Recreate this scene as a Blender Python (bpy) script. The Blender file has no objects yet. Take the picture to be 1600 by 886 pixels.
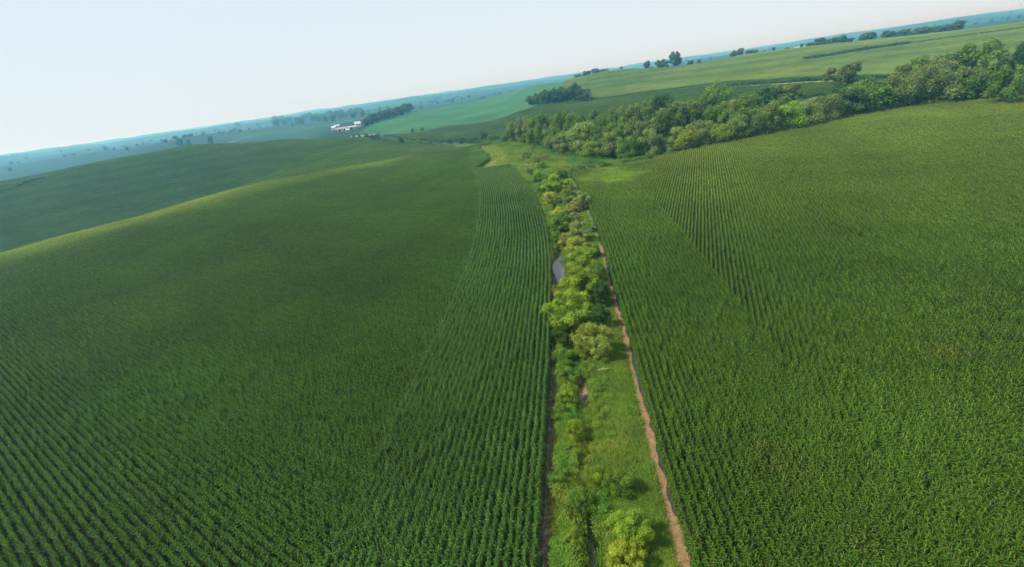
import bpy, math, random
import numpy as np
from math import radians, sin, cos, pi

# ------------------------------------------------------------------ camera, sky, sun, exposure
S = bpy.context.scene
COL = S.collection
FPX, PITCH, ROLL, HC = 733.0, radians(22.9), radians(8.2), 35.5      # focal length in pixels of a 1600 px frame
fw = np.array([0, cos(PITCH), -sin(PITCH)]); r0 = np.array([1., 0, 0]); u0 = np.cross(r0, fw)
RV = cos(ROLL) * r0 - sin(ROLL) * u0
UV = sin(ROLL) * r0 + cos(ROLL) * u0
cam = bpy.data.cameras.new('camera'); camo = bpy.data.objects.new('camera', cam); COL.objects.link(camo)
cam.sensor_width = 36; cam.lens = FPX / 1600 * 36; cam.clip_start = 0.5; cam.clip_end = 40000
from mathutils import Matrix, Vector
camo.matrix_world = Matrix(((RV[0], UV[0], -fw[0], 0), (RV[1], UV[1], -fw[1], 0), (RV[2], UV[2], -fw[2], HC), (0, 0, 0, 1)))
S.camera = camo

SUN_AZ, SUN_EL = -104, 50           # azimuth clockwise from +Y
w = bpy.data.worlds.new('World'); S.world = w; w.use_nodes = True
nt = w.node_tree; bg = nt.nodes['Background']
sky = nt.nodes.new('ShaderNodeTexSky'); sky.sky_type = 'NISHITA'; sky.sun_disc = False
sky.sun_elevation = radians(SUN_EL); sky.sun_rotation = radians(SUN_AZ % 360)
sky.altitude = 300; sky.air_density = 1.0; sky.dust_density = 1.0; sky.ozone_density = 3.0
veil = nt.nodes.new('ShaderNodeMix'); veil.data_type = 'RGBA'; veil.inputs[0].default_value = .90      # thin even milky veil over the whole sky
veil.inputs[7].default_value = (4.75, 5.2, 5.55, 1)
nt.links.new(sky.outputs[0], veil.inputs[6]); nt.links.new(veil.outputs[2], bg.inputs[0]); bg.inputs[1].default_value = 0.122
sun = bpy.data.lights.new('sun', 'SUN'); sun.energy = 4.2; sun.angle = radians(6); sun.color = (1, .95, .86)
suno = bpy.data.objects.new('sun', sun); COL.objects.link(suno)
sd = Vector((sin(radians(SUN_AZ)) * cos(radians(SUN_EL)), cos(radians(SUN_AZ)) * cos(radians(SUN_EL)), sin(radians(SUN_EL))))
suno.rotation_euler = sd.to_track_quat('Z', 'Y').to_euler()
vs = S.view_settings; vs.view_transform = 'Standard'; vs.look = 'None'; vs.exposure = 0.45; vs.gamma = 1
try: vs.use_curve_mapping = False
except Exception: pass
S.render.engine = 'CYCLES'
cy = S.cycles
cy.use_denoising = True
cy.max_bounces = 4; cy.diffuse_bounces = 3; cy.glossy_bounces = 1; cy.transmission_bounces = 2; cy.volume_bounces = 1
cy.transparent_max_bounces = 8; cy.caustics_reflective = False; cy.caustics_refractive = False
cy.sample_clamp_indirect = 4
HAZE_DENSITY, HAZE_COL = 0.00031, (0.19, 0.58, 0.90)

rng = np.random.default_rng(7)
random.seed(7)

# ------------------------------------------------------------------ pixel rays of the survey (used only to find places on the ground)
CAMP = np.array([0, 0, HC])
def ray(px, py):
    d = fw * FPX + RV * (px - 800) + UV * (443 - py)
    return d / np.linalg.norm(d)
def az_of(px, py):
    d = ray(px, py); return math.atan2(d[0], d[1])
def rayD(px, py, D):                                  # point on the ray at horizontal distance D
    d = ray(px, py); return CAMP + d * (D / math.hypot(d[0], d[1]))
def gp(px, py, z=0.0):
    d = ray(px, py); return CAMP + d * ((z - HC) / d[2])

# ------------------------------------------------------------------ land form
OC = np.array([0., -20.])                              # centre of the polar sheet
CORN = 2.2
CP = []
def cp(px, py, D, off=0.0):
    p = rayD(px, py, D); CP.append((p[0], p[1], p[2] - off))
def cz(px, D, z):                                       # hidden point: direction of column px at the horizon
    a = az_of(px, 130 + (800 - px) * .144); CP.append((D * sin(a), D * cos(a), z))
for a in range(-100, 101, 20):
    for D in (8, 30, 70, 120, 175):
        CP.append((D * sin(radians(a)), D * cos(radians(a)), 0))
for px in (560, 650, 720, 800, 900): cz(px, 250, 0)
for px in (760, 850): cz(px, 330, 0.)
cz(650, 350, -.5)
# near left ridge and the hollow behind it
for px, py in ((-150, 440), (0, 399), (95, 372), (190, 347), (316, 310), (411, 283)):
    p = gp(px, py, CORN + .6); CP.append((p[0], p[1], .6))
    D = math.hypot(p[0], p[1]); a = math.atan2(p[0], p[1])
    k = 1.0 if px < 350 else .55
    CP.append(((D + 45) * sin(a), (D + 45) * cos(a), -5.0 * k)); CP.append(((D + 125) * sin(a), (D + 125) * cos(a), -16 * k))
# second ridge on the left
for t in ((-150, 305, 720), (0, 283, 700), (150, 253, 690), (300, 226, 670), (450, 217.5, 620), (530, 214.5, 560), (600, 219, 500), (690, 226, 450), (760, 229, 410)):
    cp(*t, CORN)
cz(0, 1000, -14); cz(200, 1000, -14); cz(400, 950, -16); cz(-150, 1000, -12)
cp(0, 262, 1900); cp(200, 231, 2000); cp(400, 200, 2100); cp(300, 214, 1500)
# farmstead and the bright bean field behind it
cz(520, 680, -7); cp(530, 206, 790); cp(580, 198, 800); cp(642, 176, 1000); cp(480, 203, 1150)
cp(640, 213, 560); cp(700, 199, 640); cp(700, 185, 800); cp(800, 152, 1000); cp(832, 134, 1150)
# field beyond the creek, grove knoll, lane
cp(640, 222, 480); cp(800, 179, 620); cp(832, 169, 560); cp(915, 159, 520); cp(1010, 147, 490); cp(1130, 134, 450); cp(1230, 130, 420); cp(1300, 127, 410); cp(1430, 124, 410)
cz(950, 330, 1); cz(1100, 320, 1); cz(1300, 310, 1); cz(1450, 310, 1); cz(1600, 300, 0.5); cz(1750, 300, 0)
cz(1100, 240, 0); cz(1300, 240, .4); cz(1450, 240, .8); cz(1600, 230, .8); cz(1750, 240, .5)
# hill and plateau on the skyline
cp(870, 127, 1000, CORN); cp(960, 135, 640, CORN); cp(960, 110, 800, CORN); cp(1060, 104, 780, CORN); cp(1180, 83, 830, CORN); cp(1290, 69.5, 880, CORN); cp(1400, 58, 900, CORN); cp(1490, 48.5, 880, CORN)
cp(1600, 35, 850, CORN); cp(1750, 14, 850, CORN); cp(1600, 80, 520, CORN); cp(1400, 92, 590, CORN); cp(1250, 102, 570, CORN); cp(1100, 118, 590, CORN)
for px in (900, 1050, 1200, 1400, 1600, 1750): cz(px, 1250, 12); cz(px, 1800, 8)
cz(800, 1500, 5); cz(650, 1400, 2)
for px in (-150, 0, 300, 600, 900, 1200, 1500, 1750):
    cz(px, 2900, 10); cz(px, 5000, 24); cz(px, 9000, 40); cz(px, 14000, 40)
for a in (-170, -130, -100, 100, 130, 170):
    for D in (60, 250, 700, 2000, 6000, 14000): CP.append((D * sin(radians(a)), D * cos(radians(a)), 0 if D < 3000 else 30))
CP = np.array(CP)
KT = 2.4
def warp(x, y):
    dx = x - OC[0]; dy = y - OC[1]
    return np.arctan2(dx, dy) * KT, np.log(np.hypot(dx, dy) + 12)
cu, cv = warp(CP[:, 0], CP[:, 1])
def kern(d2): return 0.5 * d2 * np.log(d2 + 1e-9)
n = len(CP)
A = np.zeros((n + 3, n + 3))
A[:n, :n] = kern((cu[:, None] - cu) ** 2 + (cv[:, None] - cv) ** 2) + np.eye(n) * 2e-4
A[:n, n] = 1; A[:n, n + 1] = cu; A[:n, n + 2] = cv; A[n:, :n] = A[:n, n:].T
TPS = np.linalg.solve(A, np.concatenate([CP[:, 2], [0, 0, 0]]))

# creek centre line and the edges of the grass strip, as functions of y
def curve(pts):
    p = np.array(pts); return lambda y: np.interp(y, p[:, 0], p[:, 1])
LEFT_EDGE = curve([(-30, -5), (10, -2.6), (24, -1.2), (30, -.2), (40, 1.4), (52, 3.4), (77, 7.1), (90, 8.7), (108, 10.3), (130, 11.2), (162, 11.3), (202, 9.5), (240, 5)])
RIGHT_EDGE = curve([(-30, 8.5), (10, 9.1), (24, 10.1), (30, 10.95), (42, 12.7), (50, 14), (58, 15.1), (73, 17.2), (88, 19.4), (104, 21.6), (128, 24.2), (157, 26.8), (190, 28.4), (240, 29)])
CREEK = curve([(-30, 0.5), (10, 2.0), (25, 3.2), (31, 3.9), (38, 5.4), (46, 6.2), (56, 6.6), (66, 7.6), (78, 9.0), (86, 9.9), (93, 10.4), (104, 12.4), (118, 14), (132, 15.5), (150, 17), (170, 17), (195, 14.5), (220, 12), (245, 9), (300, 0), (400, -30)])
def creek_half(y): return 0.26 + 0.12 * np.sin(y * .35) + .85 * np.exp(-((y - 89) / 6.0) ** 2)
def noise2(x, y, s):
    return (np.sin(x / s * 1.9 + 1.3 + .7 * np.sin(y / s)) * np.cos(y / s * 1.7 + .4 + .8 * np.sin(x / s * .8)) +
            .5 * np.sin(x / s * 3.7 + y / s * 2.9 + 2.) * np.cos(y / s * 4.1 - x / s * 1.3)) / 1.5
def zfun(x, y, carve=True):
    x = np.atleast_1d(np.asarray(x, float)); y = np.atleast_1d(np.asarray(y, float))
    u, v = warp(x, y)
    z = TPS[n] + TPS[n + 1] * u + TPS[n + 2] * v
    for i in range(n): z += TPS[i] * kern((u - cu[i]) ** 2 + (v - cv[i]) ** 2)
    r = np.hypot(x, y)
    z += .3 * noise2(x, y, 30) * np.clip((r - 60) / 150, 0, 1)
    far = np.clip((r - 1300) / 2500, 0, 1)
    z += far * (17 * noise2(x, y, 420) + 16 * noise2(x + 900, y, 1300) + 4 * noise2(x, y + 300, 170))
    if carve:
        m = (y > -40) & (y < 205) & (np.abs(x) < 60)
        d = np.abs(x - CREEK(y)); hw = creek_half(y)
        z -= np.where(m, 1.15 * np.clip(1 - (d - hw) / 1.1, 0, 1) ** 1.0, 0)
    return z
def Z(x, y): return float(zfun(x, y)[0])
DS = np.exp(np.linspace(math.log(12), math.log(9000), 1200))
def hit(px, py, off=0.0):                              # first place where the ray meets the land (+ off metres)
    d = ray(px, py); h = math.hypot(d[0], d[1])
    x = d[0] / h * DS; y = d[1] / h * DS; z = HC + d[2] / h * DS
    below = z <= zfun(x, y, False) + off
    i = int(np.argmax(below)) if below.any() else len(DS) - 1
    return float(x[i]), float(y[i])
def depth_of(x, y, z): return float(np.dot(np.array([x, y, z]) - CAMP, fw))

# ------------------------------------------------------------------ materials
def mat(name):
    m = bpy.data.materials.new(name); m.use_nodes = True
    t = m.node_tree; t.nodes.clear(); o = t.nodes.new('ShaderNodeOutputMaterial')
    return m, t, o
def N(t, typ, **kw):
    nd = t.nodes.new(typ)
    for k, v in kw.items(): setattr(nd, k, v)
    return nd
def leafy(name, base, trans=.3, rough=.5, spec=.3, obj_tint=False, inst_tint=False, attr=True):
    m, t, o = mat(name); L = t.links
    col = N(t, 'ShaderNodeRGB'); col.outputs[0].default_value = (*base, 1); c = col.outputs[0]
    if obj_tint:
        oi = N(t, 'ShaderNodeObjectInfo'); c = oi.outputs['Color']
    if inst_tint:
        a = N(t, 'ShaderNodeAttribute'); a.attribute_type = 'INSTANCER'; a.attribute_name = 'tint'
        mx = N(t, 'ShaderNodeMix', data_type='RGBA', blend_type='MULTIPLY'); mx.inputs[0].default_value = 1
        L.new(c, mx.inputs[6]); L.new(a.outputs['Color'], mx.inputs[7]); c = mx.outputs[2]
    if attr:
        a = N(t, 'ShaderNodeAttribute'); a.attribute_name = 'lv'
        mx = N(t, 'ShaderNodeMix', data_type='RGBA', blend_type='MULTIPLY'); mx.inputs[0].default_value = 1
        L.new(c, mx.inputs[6]); L.new(a.outputs['Color'], mx.inputs[7]); c = mx.outputs[2]
    p = N(t, 'ShaderNodeBsdfPrincipled'); p.inputs['Roughness'].default_value = rough
    p.inputs['Specular IOR Level'].default_value = spec
    L.new(c, p.inputs['Base Color'])
    tr = N(t, 'ShaderNodeBsdfTranslucent'); L.new(c, tr.inputs[0])
    ms = N(t, 'ShaderNodeMixShader'); ms.inputs[0].default_value = trans
    L.new(p.outputs[0], ms.inputs[1]); L.new(tr.outputs[0], ms.inputs[2]); L.new(ms.outputs[0], o.inputs[0])
    return m
def plain(name, c, rough=.8, noise=.25, scale=3.0, bump=0.0):
    m, t, o = mat(name); L = t.links
    p = N(t, 'ShaderNodeBsdfPrincipled'); p.inputs['Roughness'].default_value = rough; p.inputs['Specular IOR Level'].default_value = .25
    g = N(t, 'ShaderNodeNewGeometry'); nz = N(t, 'ShaderNodeTexNoise'); nz.inputs['Scale'].default_value = scale; nz.inputs['Detail'].default_value = 6
    L.new(g.outputs['Position'], nz.inputs['Vector'])
    r = N(t, 'ShaderNodeMapRange'); r.inputs[1].default_value = .25; r.inputs[2].default_value = .75
    r.inputs[3].default_value = 1 - noise; r.inputs[4].default_value = 1 + noise; L.new(nz.outputs[0], r.inputs[0])
    mx = N(t, 'ShaderNodeVectorMath', operation='SCALE'); mx.inputs[0].default_value = c; L.new(r.outputs[0], mx.inputs['Scale'])
    L.new(mx.outputs[0], p.inputs['Base Color'])
    if bump:
        b = N(t, 'ShaderNodeBump'); b.inputs['Strength'].default_value = bump; b.inputs['Distance'].default_value = .1
        L.new(nz.outputs[0], b.inputs['Height']); L.new(b.outputs[0], p.inputs['Normal'])
    L.new(p.outputs[0], o.inputs[0]); return m
M_CORN = leafy('corn_leaf', (.040, .104, .0100), trans=.25, rough=.5, spec=.12, inst_tint=True)
M_CROWN = leafy('crown_leaf', (.08, .14, .03), trans=.44, rough=.55, spec=.25, obj_tint=True)
M_GRASS = leafy('grass_blade', (.155, .270, .034), trans=.3, rough=.6, spec=.2, inst_tint=True)
M_BARK = plain('bark', (.11, .085, .06), .9, .4, 4, .6)
M_SOIL = plain('bare_soil', (.215, .140, .066), .95, .35, 2.2, .8)
M_DSOIL = plain('damp_soil', (.095, .068, .048), .95, .4, 2.5, .8)
M_SAND = plain('sand_bank', (.40, .32, .21), .95, .35, 1.2, .6)
M_GRAVEL = plain('pale_gravel', (.42, .40, .29), .9, .2, .3)
M_WHITE = plain('white_siding', (.46, .47, .48), .6, .06, .8)
M_RUST = plain('faded_red_roofing', (.29, .235, .22), .6, .2, .5)
M_ROOF = plain('grey_roofing', (.36, .37, .39), .5, .1, .8)
M_TANWALL = plain('cream_siding', (.75, .62, .42), .7, .1, .8)
M_DARK = plain('dark_opening', (.05, .05, .055), .6, .1, 1)
M_DRY = plain('weathered_wood', (.5, .45, .36), .85, .25, 8)
M_POLE = plain('pole_wood', (.42, .38, .33), .9, .2, 4)
m, t, o = mat('creek_water'); p = N(t, 'ShaderNodeBsdfPrincipled'); p.inputs['Base Color'].default_value = (.07, .075, .06, 1); p.inputs['Roughness'].default_value = .06
nz = N(t, 'ShaderNodeTexNoise'); nz.inputs['Scale'].default_value = 6; b = N(t, 'ShaderNodeBump'); b.inputs['Strength'].default_value = .06; b.inputs['Distance'].default_value = .05
t.links.new(nz.outputs[0], b.inputs['Height']); t.links.new(b.outputs[0], p.inputs['Normal']); t.links.new(p.outputs[0], o.inputs[0]); M_WATER = m
# ground: the colour of each field is stored on the sheet, the material adds soil and turf grain
m, t, o = mat('land'); L = t.links
p = N(t, 'ShaderNodeBsdfPrincipled'); p.inputs['Roughness'].default_value = .9; p.inputs['Specular IOR Level'].default_value = .15
a = N(t, 'ShaderNodeAttribute'); a.attribute_name = 'col'; g = N(t, 'ShaderNodeNewGeometry')
def grain(scale, lo, hi, detail=5):
    nz = N(t, 'ShaderNodeTexNoise'); nz.inputs['Scale'].default_value = scale; nz.inputs['Detail'].default_value = detail
    L.new(g.outputs['Position'], nz.inputs['Vector'])
    r = N(t, 'ShaderNodeMapRange'); r.inputs[1].default_value = .28; r.inputs[2].default_value = .72; r.inputs[3].default_value = lo; r.inputs[4].default_value = hi
    L.new(nz.outputs[0], r.inputs[0]); return r.outputs[0]
mm = N(t, 'ShaderNodeMath', operation='MULTIPLY'); L.new(grain(1.6, .65, 1.35), mm.inputs[0]); L.new(grain(.012, .82, 1.18, 8), mm.inputs[1])
sc = N(t, 'ShaderNodeVectorMath', operation='SCALE'); L.new(a.outputs['Color'], sc.inputs[0]); L.new(mm.outputs[0], sc.inputs['Scale'])
L.new(sc.outputs[0], p.inputs['Base Color']); L.new(p.outputs[0], o.inputs[0]); M_LAND = m

# ------------------------------------------------------------------ mesh helpers
def mesh(name, V, F, mats, attr=None, fmat=None, smooth=False):
    me = bpy.data.meshes.new(name)
    V = np.asarray(V, np.float32); F = np.asarray(F, np.int32)
    me.vertices.add(len(V)); me.vertices.foreach_set('co', V.ravel())
    k = F.shape[1]
    me.loops.add(F.size); me.loops.foreach_set('vertex_index', F.ravel())
    me.polygons.add(len(F)); me.polygons.foreach_set('loop_start', np.arange(0, F.size, k, dtype=np.int32))
    me.polygons.foreach_set('loop_total', np.full(len(F), k, np.int32))
    for mt in (mats if isinstance(mats, (list, tuple)) else [mats]): me.materials.append(mt)
    if fmat is not None: me.polygons.foreach_set('material_index', np.asarray(fmat, np.int32))
    if smooth: me.polygons.foreach_set('use_smooth', np.ones(len(F), bool))
    me.update(calc_edges=True); me.validate()
    if attr is not None:
        nm, data = attr
        at = me.color_attributes.new(nm, 'FLOAT_COLOR', 'POINT')
        at.data.foreach_set('color', np.concatenate([data, np.ones((len(data), 1))], 1).astype(np.float32).ravel())
    return me
def link(name, data, parent=None, loc=None):
    o = bpy.data.objects.new(name, data); COL.objects.link(o)
    if parent is not None: o.parent = parent
    if loc is not None: o.location = loc
    return o
def tag(o, label=None, cat=None, group=None, kind=None):
    if label: o['label'] = label
    if cat: o['category'] = cat
    if group: o['group'] = group
    if kind: o['kind'] = kind
    return o
class MB:
    def __init__(s): s.v = []; s.f = []
    def box(s, x0, x1, y0, y1, z0, z1):
        b = len(s.v); s.v += [(x, y, z) for z in (z0, z1) for y in (y0, y1) for x in (x0, x1)]
        s.f += [[b + i for i in q] for q in ((0, 2, 3, 1), (4, 5, 7, 6), (0, 1, 5, 4), (2, 6, 7, 3), (0, 4, 6, 2), (1, 3, 7, 5))]
    def gable(s, x0, x1, y0, y1, z0, z1, over=.4, th=.25):          # roof slabs, ridge along x
        ym = (y0 + y1) / 2
        for sy, ye in ((-1, y0 - over), (1, y1 + over)):
            b = len(s.v); zz = z0 - (z1 - z0) * over / (ym - y0)
            s.v += [(x0 - over, ye, zz), (x1 + over, ye, zz), (x1 + over, ym, z1), (x0 - over, ym, z1),
                    (x0 - over, ye, zz + th), (x1 + over, ye, zz + th), (x1 + over, ym, z1 + th), (x0 - over, ym, z1 + th)]
            s.f += [[b + i for i in q] for q in ((0, 3, 2, 1), (4, 5, 6, 7), (0, 1, 5, 4), (1, 2, 6, 5), (2, 3, 7, 6), (3, 0, 4, 7))]
    def walls(s, x0, x1, y0, y1, h, ridge):
        ym = (y0 + y1) / 2; b = len(s.v)
        s.v += [(x0, y0, -1), (x1, y0, -1), (x1, y1, -1), (x0, y1, -1), (x0, y0, h), (x1, y0, h), (x1, y1, h), (x0, y1, h), (x0, ym, ridge), (x1, ym, ridge)]
        s.f += [[b + i for i in q] for q in ((0, 1, 5, 4), (2, 3, 7, 6), (1, 2, 6, 5), (3, 0, 4, 7), (5, 6, 9, 9), (7, 4, 8, 8))]
    def tube(s, pts, rad, k=6):
        b = len(s.v); m_ = len(pts)
        for i, (p_, r_) in enumerate(zip(pts, rad)):
            d = Vector(pts[min(i + 1, m_ - 1)]) - Vector(pts[max(i - 1, 0)])
            q = d.to_track_quat('Z', 'X')
            for j in range(k):
                s.v.append(tuple(Vector(p_) + q @ Vector((r_ * cos(2 * pi * j / k), r_ * sin(2 * pi * j / k), 0))))
        for i in range(m_ - 1):
            for j in range(k): s.f.append([b + i * k + j, b + i * k + (j + 1) % k, b + (i + 1) * k + (j + 1) % k, b + (i + 1) * k + j])
        s.f.append([b + (m_ - 1) * k + j for j in (0, 1, 2, 3)]); s.f.append([b + (m_ - 1) * k + j for j in (3, 4, 5, 0)] if k == 6 else [b + (m_ - 1) * k + j for j in (0, 1, 2, 3)])
    def data(s, name, mt):
        me = bpy.data.meshes.new(name)
        me.from_pydata(s.v, [], [tuple(dict.fromkeys(f)) for f in s.f]); me.materials.append(mt); me.validate(); me.update(); return me
    def build(s, name, mt, parent=None, loc=None): return link(name, s.data(name, mt), parent, loc)

# ------------------------------------------------------------------ fields (plan polygons)
def inside(poly, x, y):
    poly = np.asarray(poly); res = np.zeros(np.shape(x), bool); j = len(poly) - 1
    for i in range(len(poly)):
        xi, yi = poly[i]; xj, yj = poly[j]
        c = ((yi > y) != (yj > y)) & (x < (xj - xi) * (y - yi) / (yj - yi + 1e-12) + xi); res ^= c; j = i
    return res
def hits(pts, off=0.0): return [hit(px, py, off) for px, py in pts]
HEAD = 18.0                                             # width of the headland rows beside the grass strip
# left corn: from the strip to the second ridge
P_LEFT = [(LEFT_EDGE(y) - .1, y) for y in np.arange(-20, 226, 5)] + hits([(785, 233), (700, 229), (640, 224), (590, 219), (540, 216)]) + [(-420, 620), (-760, 560), (-760, 100), (-400, -20), (-60, -20)]
WOOD_EDGE = [(29, 178), (44, 181), (59, 183), (87, 192), (118, 201), (143, 208), (168, 216), (186, 214), (208, 207), (228, 200), (270, 192), (330, 190)]
P_RIGHT = [(RIGHT_EDGE(y) + .1, y) for y in np.arange(-20, 176, 5)] + WOOD_EDGE + [(330, -20)]
P_CROSS = hits([(640, 220), (720, 222), (800, 216)]) + [(20, 400), (70, 300), (140, 285), (200, 290), (260, 290), (330, 290)] + hits([(1500, 126), (1430, 127), (1300, 132), (1230, 135), (1130, 140), (1010, 149), (915, 162), (832, 172), (800, 181), (700, 199), (640, 212), (600, 213)])
P_HILL = hits([(852, 164), (915, 157), (1010, 146), (1130, 131.5), (1200, 128), (1300, 123), (1430, 120), (1550, 115)]) + [(430, 380), (560, 380), (800, 560)] + [tuple(rayD(px, py, D)[:2]) for px, py, D in ((1750, 15, 860), (1600, 35, 870), (1490, 48, 900), (1400, 58, 920), (1290, 69, 890), (1180, 83, 850), (1060, 104, 800), (960, 110, 820), (890, 123, 960))]
P_BEAN = hits([(560, 208), (600, 211), (640, 211), (700, 197), (800, 178), (835, 167), (852, 163)]) + [tuple(rayD(px, py, D)[:2]) for px, py, D in ((892, 122, 1000), (838, 136, 1150), (800, 138, 1300), (700, 165, 1250), (648, 178, 1020), (600, 195, 900))]

P_CORNER = hits([(742, 230), (800, 228), (840, 256), (828, 268), (806, 264), (783, 256), (762, 244)], 1.)
def corner(x, y, k=1.0):
    j = 2.2 * (k if k > 1 else .9); return inside(P_CORNER, x + j * noise2(x, y, 5), y + 2 * j * noise2(x + 20, y, 5))
# ground sheet: polar grid about a point behind the camera, cells grow with distance
th = np.unique(np.round(np.concatenate([np.linspace(-pi, -1.25, 40), np.arange(-1.25, 1.25, .0085), np.arange(-.06, .32, .0032), np.linspace(1.25, pi, 40)]), 5))
rr = np.concatenate([[0.5], np.exp(np.arange(math.log(5), math.log(15000), .0075))])
T_, R_ = np.meshgrid(th, rr); gx = (OC[0] + R_ * np.sin(T_)).ravel(); gy = (OC[1] + R_ * np.cos(T_)).ravel()
gz = zfun(gx, gy)
dist = np.hypot(gx, gy)
col = np.zeros((len(gx), 3)); far_green = np.array([.008, .042, .028])
fn = noise2(gx, gy, 230)[:, None]
col[:] = far_green * (1 + .35 * fn) + np.clip(noise2(gx + 500, gy, 340)[:, None], 0, 1) * np.array([.016, .05, .022])
def paint(mask, c, soft=0): col[mask] = c
C_SOIL = (.055, .045, .030)
paint(inside(P_CROSS, gx, gy), (.052, .080, .028)); paint(inside(P_HILL, gx, gy), (.10, .125, .045))
bm_ = inside(P_BEAN, gx, gy); col[bm_] = np.array([.026, .105, .026]) * (1 + .28 * noise2(gx, gy, 55) + .15 * noise2(gx + 30, gy, 18))[bm_][:, None]
paint(inside(P_LEFT, gx, gy), C_SOIL); paint(inside(P_RIGHT, gx, gy), C_SOIL)
mid = (dist < 480) & (gy > 150) & ~inside(P_LEFT, gx, gy) & ~inside(P_RIGHT, gx, gy) & ~inside(P_CROSS, gx, gy) & ~inside(P_HILL, gx, gy)
paint(mid, (.075, .130, .032)); paint(corner(gx, gy, 1.12) | (np.hypot((gx - 2) / 26, (gy - 236) / 32) < 1), (.12, .17, .03))
strip = (gy > -25) & (gy < 250) & (gx > LEFT_EDGE(gy) + .1) & (gx < RIGHT_EDGE(gy) - .1) & ~inside(P_RIGHT, gx, gy)
paint(strip, (.12, .19, .032))
BARE = gp(909, 606, 0)[:2]
def bare(x, y): return np.hypot((x - BARE[0]) / .9, (y - BARE[1]) / 3.6) < 1 + .25 * noise2(x, y, .8)
bank = strip & ((np.abs(gx - CREEK(gy)) < creek_half(gy) + .9) | bare(gx, gy))
paint(bank, (.19, .135, .085))
nth, nr = len(th), len(rr)
I = np.arange(nr * nth).reshape(nr, nth)
q = np.stack([I[:-1, :-1], I[:-1, 1:], I[1:, 1:], I[1:, :-1]], -1).reshape(-1, 4)[:, ::-1]
go = link('ground', mesh('ground', np.stack([gx, gy, gz], 1), q, M_LAND, ('col', col), smooth=True)); tag(go, 'rolling farmland, grassy creek strip and field soil', kind='structure')

# strips of bare earth, lanes and water
def ribbon(name, xs, ys, half, mt, up, label, nacross=5, jitter=.25, kind='structure', carve=True):
    xs = np.asarray(xs, float); ys = np.asarray(ys, float)
    tx = np.gradient(xs); ty = np.gradient(ys); l = np.hypot(tx, ty); nx, ny = ty / l, -tx / l
    half = np.broadcast_to(half, xs.shape)
    sm = np.array([1, 3, 5, 3, 1]) / 6.7; jl = 1 + jitter * np.convolve(rng.normal(size=len(xs)), sm, 'same'); jr = 1 + jitter * np.convolve(rng.normal(size=len(xs)), sm, 'same')
    V = []
    for k in range(nacross):
        f = -1 + 2 * k / (nacross - 1); w_ = half * np.where(f < 0, jl, jr) * f
        X = xs + nx * w_; Y = ys + ny * w_; V.append(np.stack([X, Y, zfun(X, Y, carve) + up], 1))
    V = np.stack(V, 1); m_ = len(xs); I = np.arange(m_ * nacross).reshape(m_, nacross)
    F = np.stack([I[:-1, :-1], I[:-1, 1:], I[1:, 1:], I[1:, :-1]], -1).reshape(-1, 4)[:, ::-1]
    return tag(link(name, mesh(name, V.reshape(-1, 3), F, mt, smooth=True)), label, kind=kind)
ys = np.arange(5, 100, .45)
hw = .40 + .13 * np.sin(ys * .21 + 1) + np.where((ys > 22) & (ys < 28.5), .34, 0) + np.where(ys > 75, -.08, 0)
ribbon('dirt_track', RIGHT_EDGE(ys) - .32 + .10 * np.sin(ys * .35), ys, hw, M_SOIL, .035, 'bare brown wheel track along the edge of the corn', jitter=.28)
ys = np.arange(0, 96, .5)
ribbon('bare_soil_strip', LEFT_EDGE(ys) + .42, ys, .42 - .002 * ys, M_DSOIL, .03, 'dark damp soil strip beside the last corn row', jitter=.3)
ys = np.arange(-25, 204, 1.0)
wo = ribbon('creek_water', CREEK(ys), ys, creek_half(ys) + .35, M_WATER, 0, 'narrow creek and its small open pool', jitter=0, carve=False)
for v in wo.data.vertices: v.co.z -= .86
def px_ribbon(name, pts, half, mt, up, label):
    P = np.array(hits(pts)); tt = np.linspace(0, len(P) - 1, 30 * len(P)); xs = np.interp(tt, range(len(P)), P[:, 0]); y_ = np.interp(tt, range(len(P)), P[:, 1])
    return ribbon(name, xs, y_, half, mt, up, label, 3, .1)
px_ribbon('gravel_lane', [(1075, 146), (1110, 141), (1150, 137.5), (1190, 134), (1240, 131), (1300, 127.5)], 3.2, M_GRAVEL, .35, 'pale gravel lane crossing the far slope behind the wooded belt')
px_ribbon('gravel_lane', [(1455, 123), (1490, 121), (1530, 119)], 2.6, M_GRAVEL, .35, 'short stretch of pale lane showing behind the tall trees')
px_ribbon('farm_drive', [(548, 214.5), (557, 213.7), (566, 213), (576, 212), (585, 211)], 2.5, M_GRAVEL, .5, 'pale farm drive below the white farm buildings')
px_ribbon('farm_lane', [(354, 225), (374, 218.5), (396, 213)], 2.2, plain('dull_lane', (.2, .22, .17), .9, .2, .3), .5, 'pale lane in the blue distance at the left')
ys = np.arange(203, 230, 1.0)
ribbon('sand_bank', CREEK(ys) + 2.0 + .9 * np.sin(ys * .55), ys, 1.5 + .9 * np.sin(ys * .8) , M_SAND, .14, 'pale eroded sandy bank at the bend of the creek', jitter=.45, carve=False)

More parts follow.
